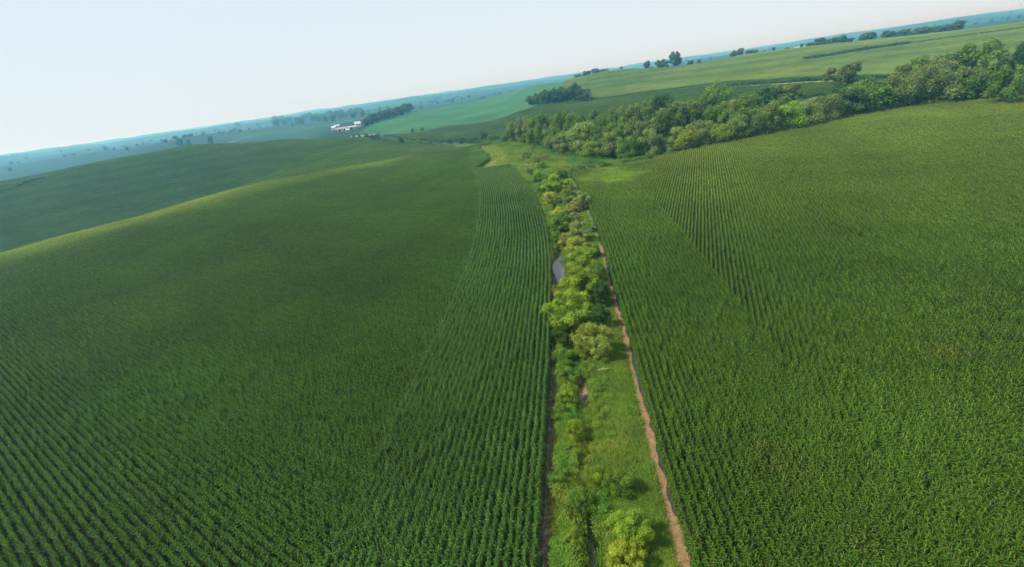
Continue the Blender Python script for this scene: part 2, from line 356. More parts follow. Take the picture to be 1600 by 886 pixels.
# ------------------------------------------------------------------ geometry-node scatter for crops and grass (uncountable stuff)
def scatter(name, P, rotz, scl, idx, tint, protos, label):
    me = bpy.data.meshes.new(name); me.vertices.add(len(P)); me.vertices.foreach_set('co', np.asarray(P, np.float32).ravel())
    def at(nm, typ, data, key):
        a_ = me.attributes.new(nm, typ, 'POINT'); a_.data.foreach_set(key, np.ascontiguousarray(data).ravel())
    at('rot', 'FLOAT_VECTOR', np.stack([np.zeros(len(P)), np.zeros(len(P)), rotz], 1).astype(np.float32), 'vector')
    at('scl', 'FLOAT_VECTOR', np.asarray(scl, np.float32), 'vector'); at('idx', 'INT', np.asarray(idx, np.int32), 'value')
    at('tint', 'FLOAT_COLOR', np.concatenate([tint, np.ones((len(P), 1))], 1).astype(np.float32), 'color')
    o_ = link(name, me)
    g_ = bpy.data.node_groups.new(name, 'GeometryNodeTree')
    g_.interface.new_socket('Geometry', in_out='INPUT', socket_type='NodeSocketGeometry'); g_.interface.new_socket('Geometry', in_out='OUTPUT', socket_type='NodeSocketGeometry')
    gi = g_.nodes.new('NodeGroupInput'); gout = g_.nodes.new('NodeGroupOutput')
    ci = g_.nodes.new('GeometryNodeCollectionInfo'); ci.inputs[0].default_value = protos; ci.inputs[1].default_value = True; ci.inputs[2].default_value = True
    ip = g_.nodes.new('GeometryNodeInstanceOnPoints'); ip.inputs['Pick Instance'].default_value = True
    def na(nm, typ):
        k = g_.nodes.new('GeometryNodeInputNamedAttribute'); k.data_type = typ; k.inputs['Name'].default_value = nm; return k.outputs['Attribute']
    g_.links.new(gi.outputs[0], ip.inputs['Points']); g_.links.new(ci.outputs[0], ip.inputs['Instance'])
    g_.links.new(na('idx', 'INT'), ip.inputs['Instance Index']); g_.links.new(na('rot', 'FLOAT_VECTOR'), ip.inputs['Rotation']); g_.links.new(na('scl', 'FLOAT_VECTOR'), ip.inputs['Scale'])
    g_.links.new(ip.outputs[0], gout.inputs[0])
    md = o_.modifiers.new('scatter', 'NODES'); md.node_group = g_
    return tag(o_, label, kind='stuff')
def proto_collection(name, meshes):
    c = bpy.data.collections.new(name)
    for i, me in enumerate(meshes): c.objects.link(bpy.data.objects.new('%s_%02d' % (name, i), me))
    return c

# corn: leaf strips arching from a stalk, a branched tassel on top
def corn_plants(pos, nleaf, seed, segs=3, tassel=.009):
    r_ = np.random.default_rng(seed); V = []; F = []; C = []
    def quadstrip(c, wv, colr):
        b = len(V)
        for (p_, w_) in zip(c, wv): V.append(p_ - w_); V.append(p_ + w_); C.append(colr); C.append(colr)
        for i in range(len(c) - 1): F.append((b + 2 * i, b + 2 * i + 1, b + 2 * i + 3, b + 2 * i + 2))
    for (x, y) in pos:
        hgt = r_.normal(2.05, .13); base = np.array([x, y, 0.]); a0 = r_.uniform(0, 2 * pi); vv = r_.normal(1, .13)
        lean = r_.normal(0, .04, 2)
        for k in range(nleaf):
            f = (k + .6) / nleaf; z0 = hgt * (.28 + .70 * f) if nleaf > 4 else hgt * (.5 + .48 * f)
            a_ = a0 + (k % 2) * pi + r_.normal(0, .5); ln = r_.uniform(.34, .54) * (1.0 if f < .75 else .72)
            d = np.array([cos(a_), sin(a_), 0]); sid = np.array([-sin(a_), cos(a_), 0])
            up = r_.uniform(.35, .7)
            o_ = base + np.array([lean[0] * z0, lean[1] * z0, z0])
            tt = np.linspace(0, 1, segs + 1)
            pts_ = [o_ + d * ln * (t_ - .12 * t_ ** 3) + np.array([0, 0, up * ln * 1.6 * t_ - (up * 1.6 + .25) * ln * t_ ** 2.4]) for t_ in tt]
            tw = r_.normal(0, .35)
            wd = [(.046 * (1 - .15 * t_) if t_ < .6 else .046 * max(.05, (1 - t_) * 2.1)) for t_ in tt]
            sid2 = sid * cos(tw) + np.array([0, 0, 1]) * sin(tw)
            g_ = vv * r_.normal(1, .12) * (.82 + .25 * f)
            quadstrip(pts_, [sid2 * w_ for w_ in wd], (g_ * r_.normal(1, .06), g_, g_ * .95))
        top = base + np.array([lean[0] * hgt, lean[1] * hgt, hgt])
        quadstrip([base + np.array([0, 0, .05]), top], [np.array([.014, 0, 0]), np.array([.01, 0, 0])], (.8, .75, .6))
        if tassel:
            for k in range(3):
                a_ = r_.uniform(0, 2 * pi); sp = 0 if k == 0 else r_.uniform(.06, .14)
                e = top + np.array([cos(a_) * sp, sin(a_) * sp, r_.uniform(.22, .34)])
                quadstrip([top, e], [np.array([cos(a_ + 1) * tassel, sin(a_ + 1) * tassel, 0])] * 2, (3.3 * vv, 1.95 * vv, 4.2 * vv))
    return np.array(V), np.array(F), np.array(C)
def corn_mesh(name, pos, nleaf, seed, segs=3, tassel=.009):
    V, F, C = corn_plants(pos, nleaf, seed, segs, tassel); return mesh(name, V, F, M_CORN, ('lv', C))
SEG = 2.0
near_protos = []
for s in range(8):
    r_ = np.random.default_rng(100 + s)
    near_protos.append(corn_mesh('corn_row_%d' % s, [(r_.normal(0, .03), -SEG / 2 + (i + .5) * SEG / 12 + r_.normal(0, .03)) for i in range(12) if r_.random() > .03], 11, 200 + s))
C_NEAR = proto_collection('corn_row_pieces', near_protos)
far_protos = []
for s in range(4):
    r_ = np.random.default_rng(300 + s)
    far_protos.append(corn_mesh('corn_patch_%d' % s, [(-1.9 + .38 + .76 * j + r_.normal(0, .03), -2 + (i + .5) * 4 / 16 + r_.normal(0, .04)) for j in range(5) for i in range(16)], 6, 400 + s, 2, .024))
C_FAR = proto_collection('corn_patches', far_protos)

def field_tint(x, y, base=(1, 1, 1), amp=.17):
    a_ = noise2(x, y, 26); b_ = noise2(x + 70, y - 20, 9)
    g_ = 1 + amp * a_ + amp * .6 * b_ + rng.normal(0, .05, len(x))
    wrm = 1 + .10 * noise2(x - 40, y, 60)
    return np.stack([g_ * wrm * base[0], g_ * base[1], g_ * base[2]], 1)
def rows_in(poly, azd, step_v, step_u, bounds, r_min, r_max):
    a_ = radians(azd); du = np.array([sin(a_), cos(a_)]); dv = np.array([cos(a_), -sin(a_)])
    (x0, x1, y0, y1) = bounds; cs = np.array([(x0, y0), (x0, y1), (x1, y0), (x1, y1)])
    us = cs @ du; vs_ = cs @ dv
    U, Vv = np.meshgrid(np.arange(us.min(), us.max(), step_u), np.arange(vs_.min(), vs_.max(), step_v))
    U = U + (rng.random((U.shape[0], 1)) * step_u)
    x = (U * du[0] + Vv * dv[0]).ravel(); y = (U * du[1] + Vv * dv[1]).ravel()
    r_ = np.hypot(x, y); m_ = (r_ > r_min) & (r_ <= r_max) & inside(poly, x, y)
    return x[m_], y[m_], np.full(m_.sum(), -a_)
def in_view(x, y, margin=140):
    z = np.zeros_like(x); d = np.stack([x, y, z - HC], 1); k = d @ fw
    return (k > 5) & (np.abs(d @ RV / np.maximum(k, 1) * FPX) < 800 + margin) & (np.abs(d @ UV / np.maximum(k, 1) * FPX) < 443 + margin)
R1 = 300
def headland(edge, sign, nrows, y0, y1):
    xs, y_, rt = [], [], []
    yy = np.arange(y0, y1, SEG)
    for k in range(nrows):
        yk = yy + rng.random() * SEG; x = edge(yk) + sign * (.42 + .72 * k)
        sl = (edge(yk + .5) - edge(yk - .5))
        xs.append(x); y_.append(yk); rt.append(-np.arctan(sl))
    return np.concatenate(xs), np.concatenate(y_), np.concatenate(rt)
def mask_gaps(x, y):            # thin spots
    return np.ones(len(x), bool)
NB = 25
hx, hy, hr = headland(LEFT_EDGE, -1, NB, -2, 222)
P_LIN = [(LEFT_EDGE(y) + .5 - .72 * NB, y) for y in np.arange(-20, 222, 4)] + P_LEFT[50:]
lx, ly, lr = rows_in(P_LIN, -53, .72, SEG, (-330, 20, -10, 330), 5, R1)
x = np.concatenate([hx, lx]); y = np.concatenate([hy, ly]); r_ = np.concatenate([hr, lr]); k = in_view(x, y) & mask_gaps(x, y) & ~corner(x, y)
x, y, r_ = x[k], y[k], r_[k]
head = (x > LEFT_EDGE(y) - .5 - .72 * NB)
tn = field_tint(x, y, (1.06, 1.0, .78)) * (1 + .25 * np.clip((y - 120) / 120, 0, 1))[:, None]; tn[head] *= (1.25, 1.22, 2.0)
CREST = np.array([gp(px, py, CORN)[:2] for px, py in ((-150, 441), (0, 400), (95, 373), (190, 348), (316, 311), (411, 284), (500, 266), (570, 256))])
def crest_sheen(x, y):                    # bright grazing-view sheen of the tassels along the crest, painted into the tint
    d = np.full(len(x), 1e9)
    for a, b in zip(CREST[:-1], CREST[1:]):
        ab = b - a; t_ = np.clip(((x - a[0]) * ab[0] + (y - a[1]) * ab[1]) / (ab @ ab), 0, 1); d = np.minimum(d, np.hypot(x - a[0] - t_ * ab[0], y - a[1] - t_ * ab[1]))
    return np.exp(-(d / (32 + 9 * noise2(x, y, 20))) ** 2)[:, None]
cs_ = crest_sheen(x, y); tn = tn * (1 + cs_ * np.array([1.3, .8, .8]))
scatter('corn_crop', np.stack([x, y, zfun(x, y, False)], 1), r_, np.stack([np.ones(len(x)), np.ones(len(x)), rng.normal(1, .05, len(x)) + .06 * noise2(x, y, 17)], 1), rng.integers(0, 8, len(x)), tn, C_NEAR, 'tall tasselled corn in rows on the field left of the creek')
n_near = len(x)
hx, hy, hr = headland(RIGHT_EDGE, 1, 24, -2, 180)
P_RIN = [(RIGHT_EDGE(y) - .4 + .72 * 24, y) for y in np.arange(-20, 176, 5)] + P_RIGHT[40:]
lx, ly, lr = rows_in(P_RIN, 23.5, .72, SEG, (0, 330, -10, 240), 5, 420)
x = np.concatenate([hx, lx]); y = np.concatenate([hy, ly]); r_ = np.concatenate([hr, lr]); k = in_view(x, y) & inside(P_RIGHT, x, y) & mask_gaps(x + 31, y)
x, y, r_ = x[k], y[k], r_[k]
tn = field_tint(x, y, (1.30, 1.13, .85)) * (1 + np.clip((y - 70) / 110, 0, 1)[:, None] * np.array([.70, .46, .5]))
yel = np.clip(1.2 - np.hypot((x - 42 - (y - 166) * .15) / 12, (y - 166) / 14) + .45 * noise2(x, y, 6) + .2 * noise2(x, y, 2.2), 0, 1)[:, None]
tn = tn * (1 - yel) + yel * np.array([3.7, 2.9, 1.7])
for sx_, sy_, rad in [(*gp(1185, 715, 1)[:2], 1.3), (*gp(1345, 862, 1)[:2], 1.0), (*gp(1230, 735, 1)[:2], 2.2), (*gp(1480, 560, 1)[:2], 2.0)]:
    w_ = np.clip(1.3 - np.hypot(x - sx_, y - sy_) / rad, 0, 1)[:, None] * .28; tn = tn * (1 - w_) + w_ * np.array([3.0, 1.3, 2.5])
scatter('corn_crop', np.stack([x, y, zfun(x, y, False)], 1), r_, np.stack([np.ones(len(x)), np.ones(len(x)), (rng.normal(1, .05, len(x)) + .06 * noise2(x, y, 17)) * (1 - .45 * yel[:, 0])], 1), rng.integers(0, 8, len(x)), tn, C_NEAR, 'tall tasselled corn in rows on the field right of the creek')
n_near += len(x)
def far_corn(poly, azd, bounds, rmin, rmax, base, label, clear=None, terr=.1):
    x, y, r_ = rows_in(poly, azd, 3.8, 4.0, bounds, rmin, rmax); k = in_view(x, y, 60)
    if clear is not None: k &= ~clear(x, y)
    x, y, r_ = x[k], y[k], r_[k]
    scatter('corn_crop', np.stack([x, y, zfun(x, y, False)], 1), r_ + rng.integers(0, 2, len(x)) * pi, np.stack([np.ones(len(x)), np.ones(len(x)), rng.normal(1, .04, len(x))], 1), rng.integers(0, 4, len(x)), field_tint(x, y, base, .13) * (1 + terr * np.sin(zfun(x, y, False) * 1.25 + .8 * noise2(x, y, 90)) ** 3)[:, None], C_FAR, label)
    return len(x)
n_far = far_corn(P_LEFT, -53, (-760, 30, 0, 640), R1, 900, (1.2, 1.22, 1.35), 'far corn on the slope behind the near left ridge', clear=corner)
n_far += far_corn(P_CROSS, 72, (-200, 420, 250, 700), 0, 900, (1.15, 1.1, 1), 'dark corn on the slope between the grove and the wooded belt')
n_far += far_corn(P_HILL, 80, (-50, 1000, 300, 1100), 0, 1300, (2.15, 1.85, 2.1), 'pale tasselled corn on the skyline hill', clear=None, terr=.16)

# ------------------------------------------------------------------ grass and weeds in the strip
def tuft(name, seed, nb, hgt, spread, wd, bend=.5):
    r_ = np.random.default_rng(seed); V = []; F = []; C = []
    for i in range(nb):
        a_ = r_.uniform(0, 2 * pi); b_ = np.array([r_.normal(0, spread), r_.normal(0, spread), 0]); h_ = hgt * r_.uniform(.6, 1.15)
        d = np.array([cos(a_), sin(a_), 0]); sd_ = np.array([-sin(a_), cos(a_), 0]) * wd
        p1 = b_ + np.array([0, 0, h_ * .6]) + d * h_ * .15 * bend; p2 = b_ + np.array([0, 0, h_]) + d * h_ * .75 * bend
        b = len(V); V += [b_ - sd_, b_ + sd_, p1 + sd_, p1 - sd_, p2]; g_ = r_.normal(1, .18); c_ = (g_ * r_.normal(1, .12), g_, g_ * .9); C += [c_] * 5
        F += [(b, b + 1, b + 2), (b, b + 2, b + 3), (b + 3, b + 2, b + 4)]
    return mesh(name, V, F, M_GRASS, ('lv', np.array(C)))
C_GRASS = proto_collection('grass_tufts', [tuft('grass_tuft_%d' % i, 500 + i, 30, .34, .2, .014, .6) for i in range(5)])
def weed(name, seed):           # broad-leaved forb
    r_ = np.random.default_rng(seed); V = []; F = []; C = []
    for i in range(120):
        a_ = r_.uniform(0, 2 * pi); z0 = r_.uniform(.15, .95); rad = r_.uniform(.05, .34) * (1.15 - .5 * z0)
        c_ = np.array([cos(a_) * rad, sin(a_) * rad, z0]); d = np.array([cos(a_), sin(a_), r_.normal(.1, .4)]); d /= np.linalg.norm(d)
        s_ = np.array([-sin(a_), cos(a_), r_.normal(0, .3)]) * .026; l_ = r_.uniform(.08, .16)
        b = len(V); V += [c_, c_ + d * l_ * .5 + s_, c_ + d * l_, c_ + d * l_ * .5 - s_]; g_ = r_.normal(1, .2); C += [(g_ * r_.normal(1, .1), g_, g_ * .8)] * 4; F.append((b, b + 1, b + 2, b + 3))
    return mesh(name, V, F, M_GRASS, ('lv', np.array(C)))
C_WEED = proto_collection('weed_plants', [weed('weed_plant_%d' % i, 600 + i) for i in range(5)])
npt = 60000
y = 12 + 230 * rng.random(npt) ** 2.0; f = rng.random(npt); x = LEFT_EDGE(y) + .9 + (RIGHT_EDGE(y) - LEFT_EDGE(y) - 1.7) * f
k = (np.abs(x - CREEK(y)) > creek_half(y) + .35) & ~bare(x, y); x, y = x[k], y[k]
dry = np.clip(noise2(x, y, 4.5) * .7 + .25 * noise2(x, y, 1.3), 0, 1)[:, None]
tn = np.array([.98, .95, .85]) * (1 - dry * .7) + np.array([1.9, 1.2, 1.5]) * dry * .7
tn = tn * (1 + .18 * noise2(x, y, 2.1) + rng.normal(0, .1, len(x)))[:, None]
gscl = (.75 + .45 * rng.random(len(x))) * (1 + .3 * noise2(x, y, 3))
scatter('strip_grass', np.stack([x, y, zfun(x, y) - .02], 1), rng.random(len(x)) * 6.28, np.stack([1.15 * gscl, 1.15 * gscl, gscl], 1), rng.integers(0, 5, len(x)), tn, C_GRASS, 'rough green grass covering the strip between the cornfields')
npt = 7500
y = 14 + 210 * rng.random(npt) ** 1.8; x = np.where(rng.random(npt) < .9, LEFT_EDGE(y) + 1.0 + (CREEK(y) - LEFT_EDGE(y) - .3) * rng.random(npt), CREEK(y) + 1 + rng.exponential(.6, npt))
k = (np.abs(x - CREEK(y)) > np.where((y > 30) & (y < 78), .0, creek_half(y) + .3)) & ~bare(x, y) & (x > LEFT_EDGE(y) + .8) & (x < RIGHT_EDGE(y) - 1.6) & (noise2(x, y, 3.3) > -.35); x, y = x[k], y[k]
ws = rng.uniform(.7, 1.5, len(x))
tn = np.stack([.88 + .35 * noise2(x, y, 3), np.full(len(x), .86), np.full(len(x), .75)], 1) * rng.normal(1, .12, (len(x), 1))
scatter('bank_weeds', np.stack([x, y, zfun(x, y) - .05], 1), rng.random(len(x)) * 6.28, np.stack([ws, ws, ws * rng.uniform(.7, 1.1, len(x))], 1), rng.integers(0, 5, len(x)), tn, C_WEED, 'tangle of leafy weeds along the creek banks')
# rank yellow-green growth in the two field corners and meadow at the foot of the wood
npt = 12000
a_ = rng.random(npt) * 6.28; q_ = np.sqrt(rng.random(npt)); x = np.concatenate([-3 + 30 * q_[:8500] * np.cos(a_[:8500]), 16 + 16 * q_[8500:] * np.cos(a_[8500:])]); y = np.concatenate([250 + 70 * q_[:8500] * np.sin(a_[:8500]), 205 + 30 * q_[8500:] * np.sin(a_[8500:])])
k = ((np.abs(x - CREEK(y)) > 2.2) | (y > 204)) & ((x > 6) | corner(x, y, 1.1)) & ~((y > 200) & (y < 240) & (np.abs(x - CREEK(y) - 2.2) < 2.6)); x, y = x[k], y[k]
tn = np.array([1.5, 1.15, .6]) * (1 + .2 * noise2(x, y, 4) + rng.normal(0, .08, len(x)))[:, None]
scatter('corner_weeds', np.stack([x, y, zfun(x, y, False)], 1), rng.random(len(x)) * 6.28, np.full((len(x), 3), 1.25), rng.integers(0, 5, len(x)), tn, C_WEED, 'yellow-green weeds in the wet field corner by the creek bend')

npt = 60000
x = rng.uniform(-70, 330, npt); y = rng.uniform(176, 400, npt)
k = ~inside(P_LEFT, x, y) & ~inside(P_RIGHT, x, y) & ~inside(P_CROSS, x, y) & ~inside(P_HILL, x, y) & ((np.abs(x - CREEK(y)) > 2.0) | (y > 204)) & (np.hypot(x, y) < 345) & ~((y > 200) & (y < 240) & (np.abs(x - CREEK(y) - 2.2) < 2.6)) & in_view(x, y, 40); x, y = x[k], y[k]
tn = np.stack([.8 + .45 * np.clip(noise2(x, y, 9), -1, 1), np.full(len(x), .9), np.full(len(x), .9)], 1) * (1 + .2 * noise2(x, y, 5) + rng.normal(0, .1, len(x)))[:, None]
ms_ = 1.5 + .9 * np.clip(noise2(x + 9, y, 7), -.6, 1)
scatter('meadow_growth', np.stack([x, y, zfun(x, y, False) - .1], 1), rng.random(len(x)) * 6.28, np.stack([ms_ * 1.5, ms_ * 1.5, ms_], 1), rng.integers(0, 5, len(x)), tn, C_WEED, 'rank meadow growth between the creek and the wooded belt')

# ------------------------------------------------------------------ trees and shrubs
def crown_proto(name, seed, lobes, nleaf, lsize, droop=.2, shell=.3, thin=.55, fuzz=.12):
    """lobes: (x,y,z,r) in a unit tree (height 1, width 1)"""
    r_ = np.random.default_rng(seed); Lb = np.array(lobes)
    pr = Lb[:, 3] ** 2; pr /= pr.sum(); li = r_.choice(len(Lb), nleaf, p=pr)
    d = r_.normal(size=(nleaf, 3)); d[:, 2] += .35; d /= np.linalg.norm(d, axis=1)[:, None]
    rad = Lb[li, 3] * (1 - shell * r_.random(nleaf) ** 1.6 + fuzz * r_.normal(size=nleaf).clip(-1, 2.6))
    c = Lb[li, :3] + d * rad[:, None] * np.array([1, 1, .85])
    nrm = d + .55 * r_.normal(size=(nleaf, 3)) + np.array([0, 0, .25]); nrm /= np.linalg.norm(nrm, axis=1)[:, None]
    tan = np.cross(nrm, r_.normal(size=(nleaf, 3))); tan /= np.linalg.norm(tan, axis=1)[:, None]; tan[:, 2] -= droop; tan /= np.linalg.norm(tan, axis=1)[:, None]
    bit = np.cross(nrm, tan); s = lsize * r_.uniform(.6, 1.35, nleaf)[:, None]
    V = np.stack([c - tan * s, c + bit * s * thin + nrm * s * .12, c + tan * s, c - bit * s * thin + nrm * s * .12], 1).reshape(-1, 3)
    lb = r_.normal(1, .13, len(Lb))[li] * r_.normal(1, .16, nleaf); wm = r_.normal(1, .08, nleaf)
    C = np.repeat(np.stack([lb * wm, lb, lb * .9], 1), 4, 0)
    F = np.arange(nleaf * 4).reshape(-1, 4)
    return mesh(name, V, F, M_CROWN, ('lv', C))
def lobes_round(seed, nl, zmin=.28, r=(.14, .22), wide=.36, cz=.6, hz=.32):
    r_ = np.random.default_rng(seed); L = []
    while len(L) < nl:
        d = r_.normal(size=3); d /= np.linalg.norm(d); q_ = r_.random() ** .33 * .98
        p = d * np.array([wide, wide, hz]) * q_ + np.array([0, 0, cz])
        if p[2] < zmin: continue
        rr_ = r_.uniform(*r)
        if any(np.linalg.norm(p - l[:3]) < .6 * rr_ for l in L): continue
        L.append(np.array([*p, rr_]))
    return L
def trunk_proto(name, seed, lobes, zb=.0, r0_=.022):
    mb = MB(); r_ = np.random.default_rng(seed); ls = sorted(lobes, key=lambda l: -l[3])[:7]
    zt = .45; mb.tube([(0, 0, -.04), (.01, 0, zt * .4), (0, .012, zt), (.01, .0, .72)], [r0_ * 1.25, r0_, r0_ * .75, r0_ * .25])
    for l in ls:
        z0 = r_.uniform(.15, .4); p1 = (l[0] * .5, l[1] * .5, (z0 + l[2]) / 2 + .02)
        mb.tube([(0, 0, z0), p1, (l[0], l[1], l[2])], [r0_ * .5, r0_ * .35, r0_ * .12], 5 if False else 6)
    return mb.data(name, M_BARK)
PROTO = {}
def proto(kind, var, seed, lobes, nleaf, ls, droop=.2, shell=.3, r0_=.022, thin=.55, fuzz=.12):
    PROTO.setdefault(kind, []).append((crown_proto('crown_%s_%d' % (kind, var), seed, lobes, nleaf, ls, droop, shell, thin, fuzz), trunk_proto('trunk_%s_%d' % (kind, var), seed, lobes, r0_=r0_)))
for i in range(4):
    proto('willow', i, 10 + i, lobes_round(10 + i, 26, zmin=.10, r=(.11, .18), wide=.40, cz=.48, hz=.44), 8000, .028, .5, .4, .022, .45, .2)
    proto('broad', i, 20 + i, lobes_round(20 + i, 30, zmin=.16, r=(.09, .16), wide=.40, cz=.55, hz=.40), 8000, .026, .2, .4, .022, .5, .2)
    proto('near', i, 30 + i, lobes_round(30 + i, 60, zmin=.08, r=(.055, .11), wide=.43, cz=.50, hz=.46), 21000, .020, -.25, .6, .018, .34, .3)
    proto('shrub', i, 40 + i, lobes_round(40 + i, 44, zmin=.04, r=(.06, .12), wide=.42, cz=.42, hz=.48), 13000, .026, -.5, .7, .014, .28, .38)
    proto('airy', i, 50 + i, lobes_round(50 + i, 17, zmin=.30, r=(.07, .12), wide=.40, cz=.66, hz=.33), 3600, .030, .2, .6, .020)
    proto('far', i, 60 + i, lobes_round(60 + i, 18, zmin=.12, r=(.13, .2), wide=.38, cz=.52, hz=.40), 2200, .055, .2, .3, .025)
def tree(name, x, y, wid, hgt, kind, tint, label, cat, group=None, sink=0.0, var=None, z=None):
    v = PROTO[kind][random.randrange(4) if var is None else var]
    e = link(name, None, None, (x, y, (Z(x, y) if z is None else z) - sink)); e.rotation_euler = (0, 0, random.uniform(0, 6.28)); e.scale = (wid, wid * random.uniform(.9, 1.1), hgt)
    e.empty_display_size = .1
    tag(e, label, cat, group)
    link('trunk', v[1], e); c = link('crown', v[0], e)
    j = random.gauss(1, .07); c.color = (tint[0] * j * random.gauss(1, .05), tint[1] * j, tint[2] * j, 1)
    return e
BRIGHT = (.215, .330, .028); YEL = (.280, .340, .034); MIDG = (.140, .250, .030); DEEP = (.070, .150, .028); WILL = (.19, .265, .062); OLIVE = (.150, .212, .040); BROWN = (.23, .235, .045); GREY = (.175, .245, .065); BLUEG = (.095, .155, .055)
ORD = 'first second third fourth fifth sixth seventh eighth ninth tenth eleventh twelfth thirteenth fourteenth fifteenth sixteenth seventeenth eighteenth nineteenth twentieth'.split()
def ordinal(i):
    if i < 20: return ORD[i]
    tens = {2: 'twenty', 3: 'thirty', 4: 'forty', 5: 'fifty'}; n_ = i + 1
    if n_ % 10 == 0: return {30: 'thirtieth', 40: 'fortieth', 50: 'fiftieth', 20: 'twentieth'}[n_]
    return tens[n_ // 10] + '-' + ORD[n_ % 10 - 1]
# creek strip: crown centre pixel, width and height in pixels
def by_centre(cx, cy_, wpx, hpx):
    h_ = 3.0
    for _ in range(8):
        p_ = gp(cx, cy_, h_ * .5); dp = depth_of(*p_); wm = wpx * dp / FPX; h_ = hpx * dp / FPX
    return p_[0], p_[1], wm, h_
STRIP = [
 (978, 872, 62, 70, 'near', YEL, 'bright yellow-green small tree at the bottom edge of the picture'),
 (985, 826, 78, 66, 'near', BRIGHT, 'bright green small tree just above the yellow-green bottom one, beside the track'),
 (893, 838, 46, 52, 'shrub', BRIGHT, 'light green bush beside the dark creek water at the bottom'),
 (903, 775, 62, 70, 'shrub', MIDG, 'leafy bush on the left creek bank above the light green bottom bush'),
 (930, 735, 52, 60, 'shrub', BRIGHT, 'yellowish bush standing in mid strip over the hidden creek'),
 (968, 748, 66, 64, 'shrub', MIDG, 'loose green bush in the grass left of the dirt track bend'),
 (873, 742, 44, 48, 'shrub', MIDG, 'low bush near the dark soil strip, above the bottom bushes'),
 (897, 664, 46, 48, 'shrub', BRIGHT, 'bright round bush on the left bank below the brown bare bank'),
 (872, 640, 34, 38, 'shrub', MIDG, 'dull blue-green bush beside the soil strip left of the brown bank'),
 (888, 612, 46, 44, 'shrub', BRIGHT, 'vivid green bush directly left of the brown bare bank'),
 (884, 578, 50, 46, 'shrub', MIDG, 'green bush between the vivid bush and the round dark one'),
 (881, 548, 46, 44, 'shrub', MIDG, 'round green bush at the foot of the big bright tree'),
 (929, 531, 66, 64, 'near', (.25, .305, .05), 'isolated round olive bush casting a shadow on the grass'),
 (874, 518, 40, 40, 'shrub', DEEP, 'dark bush tucked under the biggest bright tree'),
 (886, 476, 82, 78, 'near', BRIGHT, 'biggest bright green tree in the creek strip'),
 (938, 494, 36, 44, 'near', DEEP, 'dark green bush right of the biggest bright tree'),
 (936, 458, 38, 48, 'near', DEEP, 'dark shaded tree by the track above the dark bush'),
 (908, 444, 76, 64, 'near', BRIGHT, 'bright crown directly behind the biggest bright tree'),
 (868, 452, 28, 30, 'shrub', BROWN, 'rusty yellow bush at the near end of the pool'),
 (914, 412, 66, 52, 'near', BRIGHT, 'bright bushy tree right of the blue pool'),
 (928, 430, 38, 40, 'near', MIDG, 'green tree between the pool tree and the track'),
 (903, 388, 46, 36, 'near', YEL, 'yellow-green rounded tree just beyond the pool'),
 (925, 388, 30, 30, 'shrub', MIDG, 'small green bush right of the yellow-green rounded tree'),
 (884, 372, 30, 34, 'shrub', BROWN, 'brown dry bush at the far end of the pool'),
 (868, 366, 20, 26, 'shrub', MIDG, 'small green bush squeezed between corn and the brown dry bush'),
 (906, 362, 40, 34, 'near', GREY, 'grey-green bush on the right bank behind the brown one'),
 (876, 344, 42, 38, 'near', MIDG, 'dark leafy tree overhanging the left corn edge'),
 (897, 344, 34, 30, 'near', GREY, 'greyish tree touching the dark leafy tree'),
 (918, 350, 26, 26, 'shrub', MIDG, 'low bush at the right margin of the strip beside the greyish tree'),
 (871, 326, 34, 26, 'shrub', YEL, 'yellowish bush where the strip begins to bend'),
 (893, 322, 34, 24, 'shrub', BROWN, 'brownish-olive bush in the middle of the bend'),
 (910, 312, 30, 30, 'near', GREY, 'grey-green tree on the right side of the bend'),
 (886, 302, 40, 30, 'shrub', OLIVE, 'wide olive bush on the right bank of the bend'),
 (858, 306, 28, 26, 'shrub', YEL, 'small yellow bush beside the left corn at the bend'),
 (862, 286, 34, 30, 'near', BRIGHT, 'light tree in the bend behind the small yellow bush'),
 (885, 285, 34, 24, 'shrub', BRIGHT, 'low light green bush right of the light bend tree'),
 (876, 270, 28, 20, 'shrub', DEEP, 'dark bush below the meadow at the foot of the wood'),
 (844, 290, 22, 22, 'shrub', MIDG, 'small bush hugging the left corn edge in the bend'),
 (842, 273, 30, 24, 'near', MIDG, 'round green tree near the sandy bank'),
 (826, 262, 18, 18, 'shrub', OLIVE, 'little olive bush at the end of the sandy bank'),
 (846, 257, 22, 18, 'shrub', MIDG, 'low green bush between sandy bank and meadow'),
 (836, 247, 18, 18, 'shrub', OLIVE, 'small dull bush above the sandy bank'),
 (850, 243, 18, 16, 'shrub', BROWN, 'tan dry bush in the meadow by the sandy bank'),
 (824, 240, 20, 18, 'shrub', GREY, 'grey-green bush at the top of the sandy bank'),
]
for cx, cy_, wpx, hpx, kind, tint, lab in STRIP:
    x, y, wm, h_ = by_centre(cx, cy_, wpx, hpx)
    tint = tuple(c_ * (1.35 if cy_ < 378 else 1.12) for c_ in tint)       # brighter tint upstream
    tree('shrub' if kind == 'shrub' else 'creek_tree', x, y, wm * (.95 if kind == 'shrub' else 1.05), h_ * (.9 if kind == 'shrub' else 1.03), kind, tint, lab, 'bush' if 'bush' in lab else 'tree', 'trees and bushes in the creek strip', sink=.25, z=min(Z(x, y), 0.0) + .0)
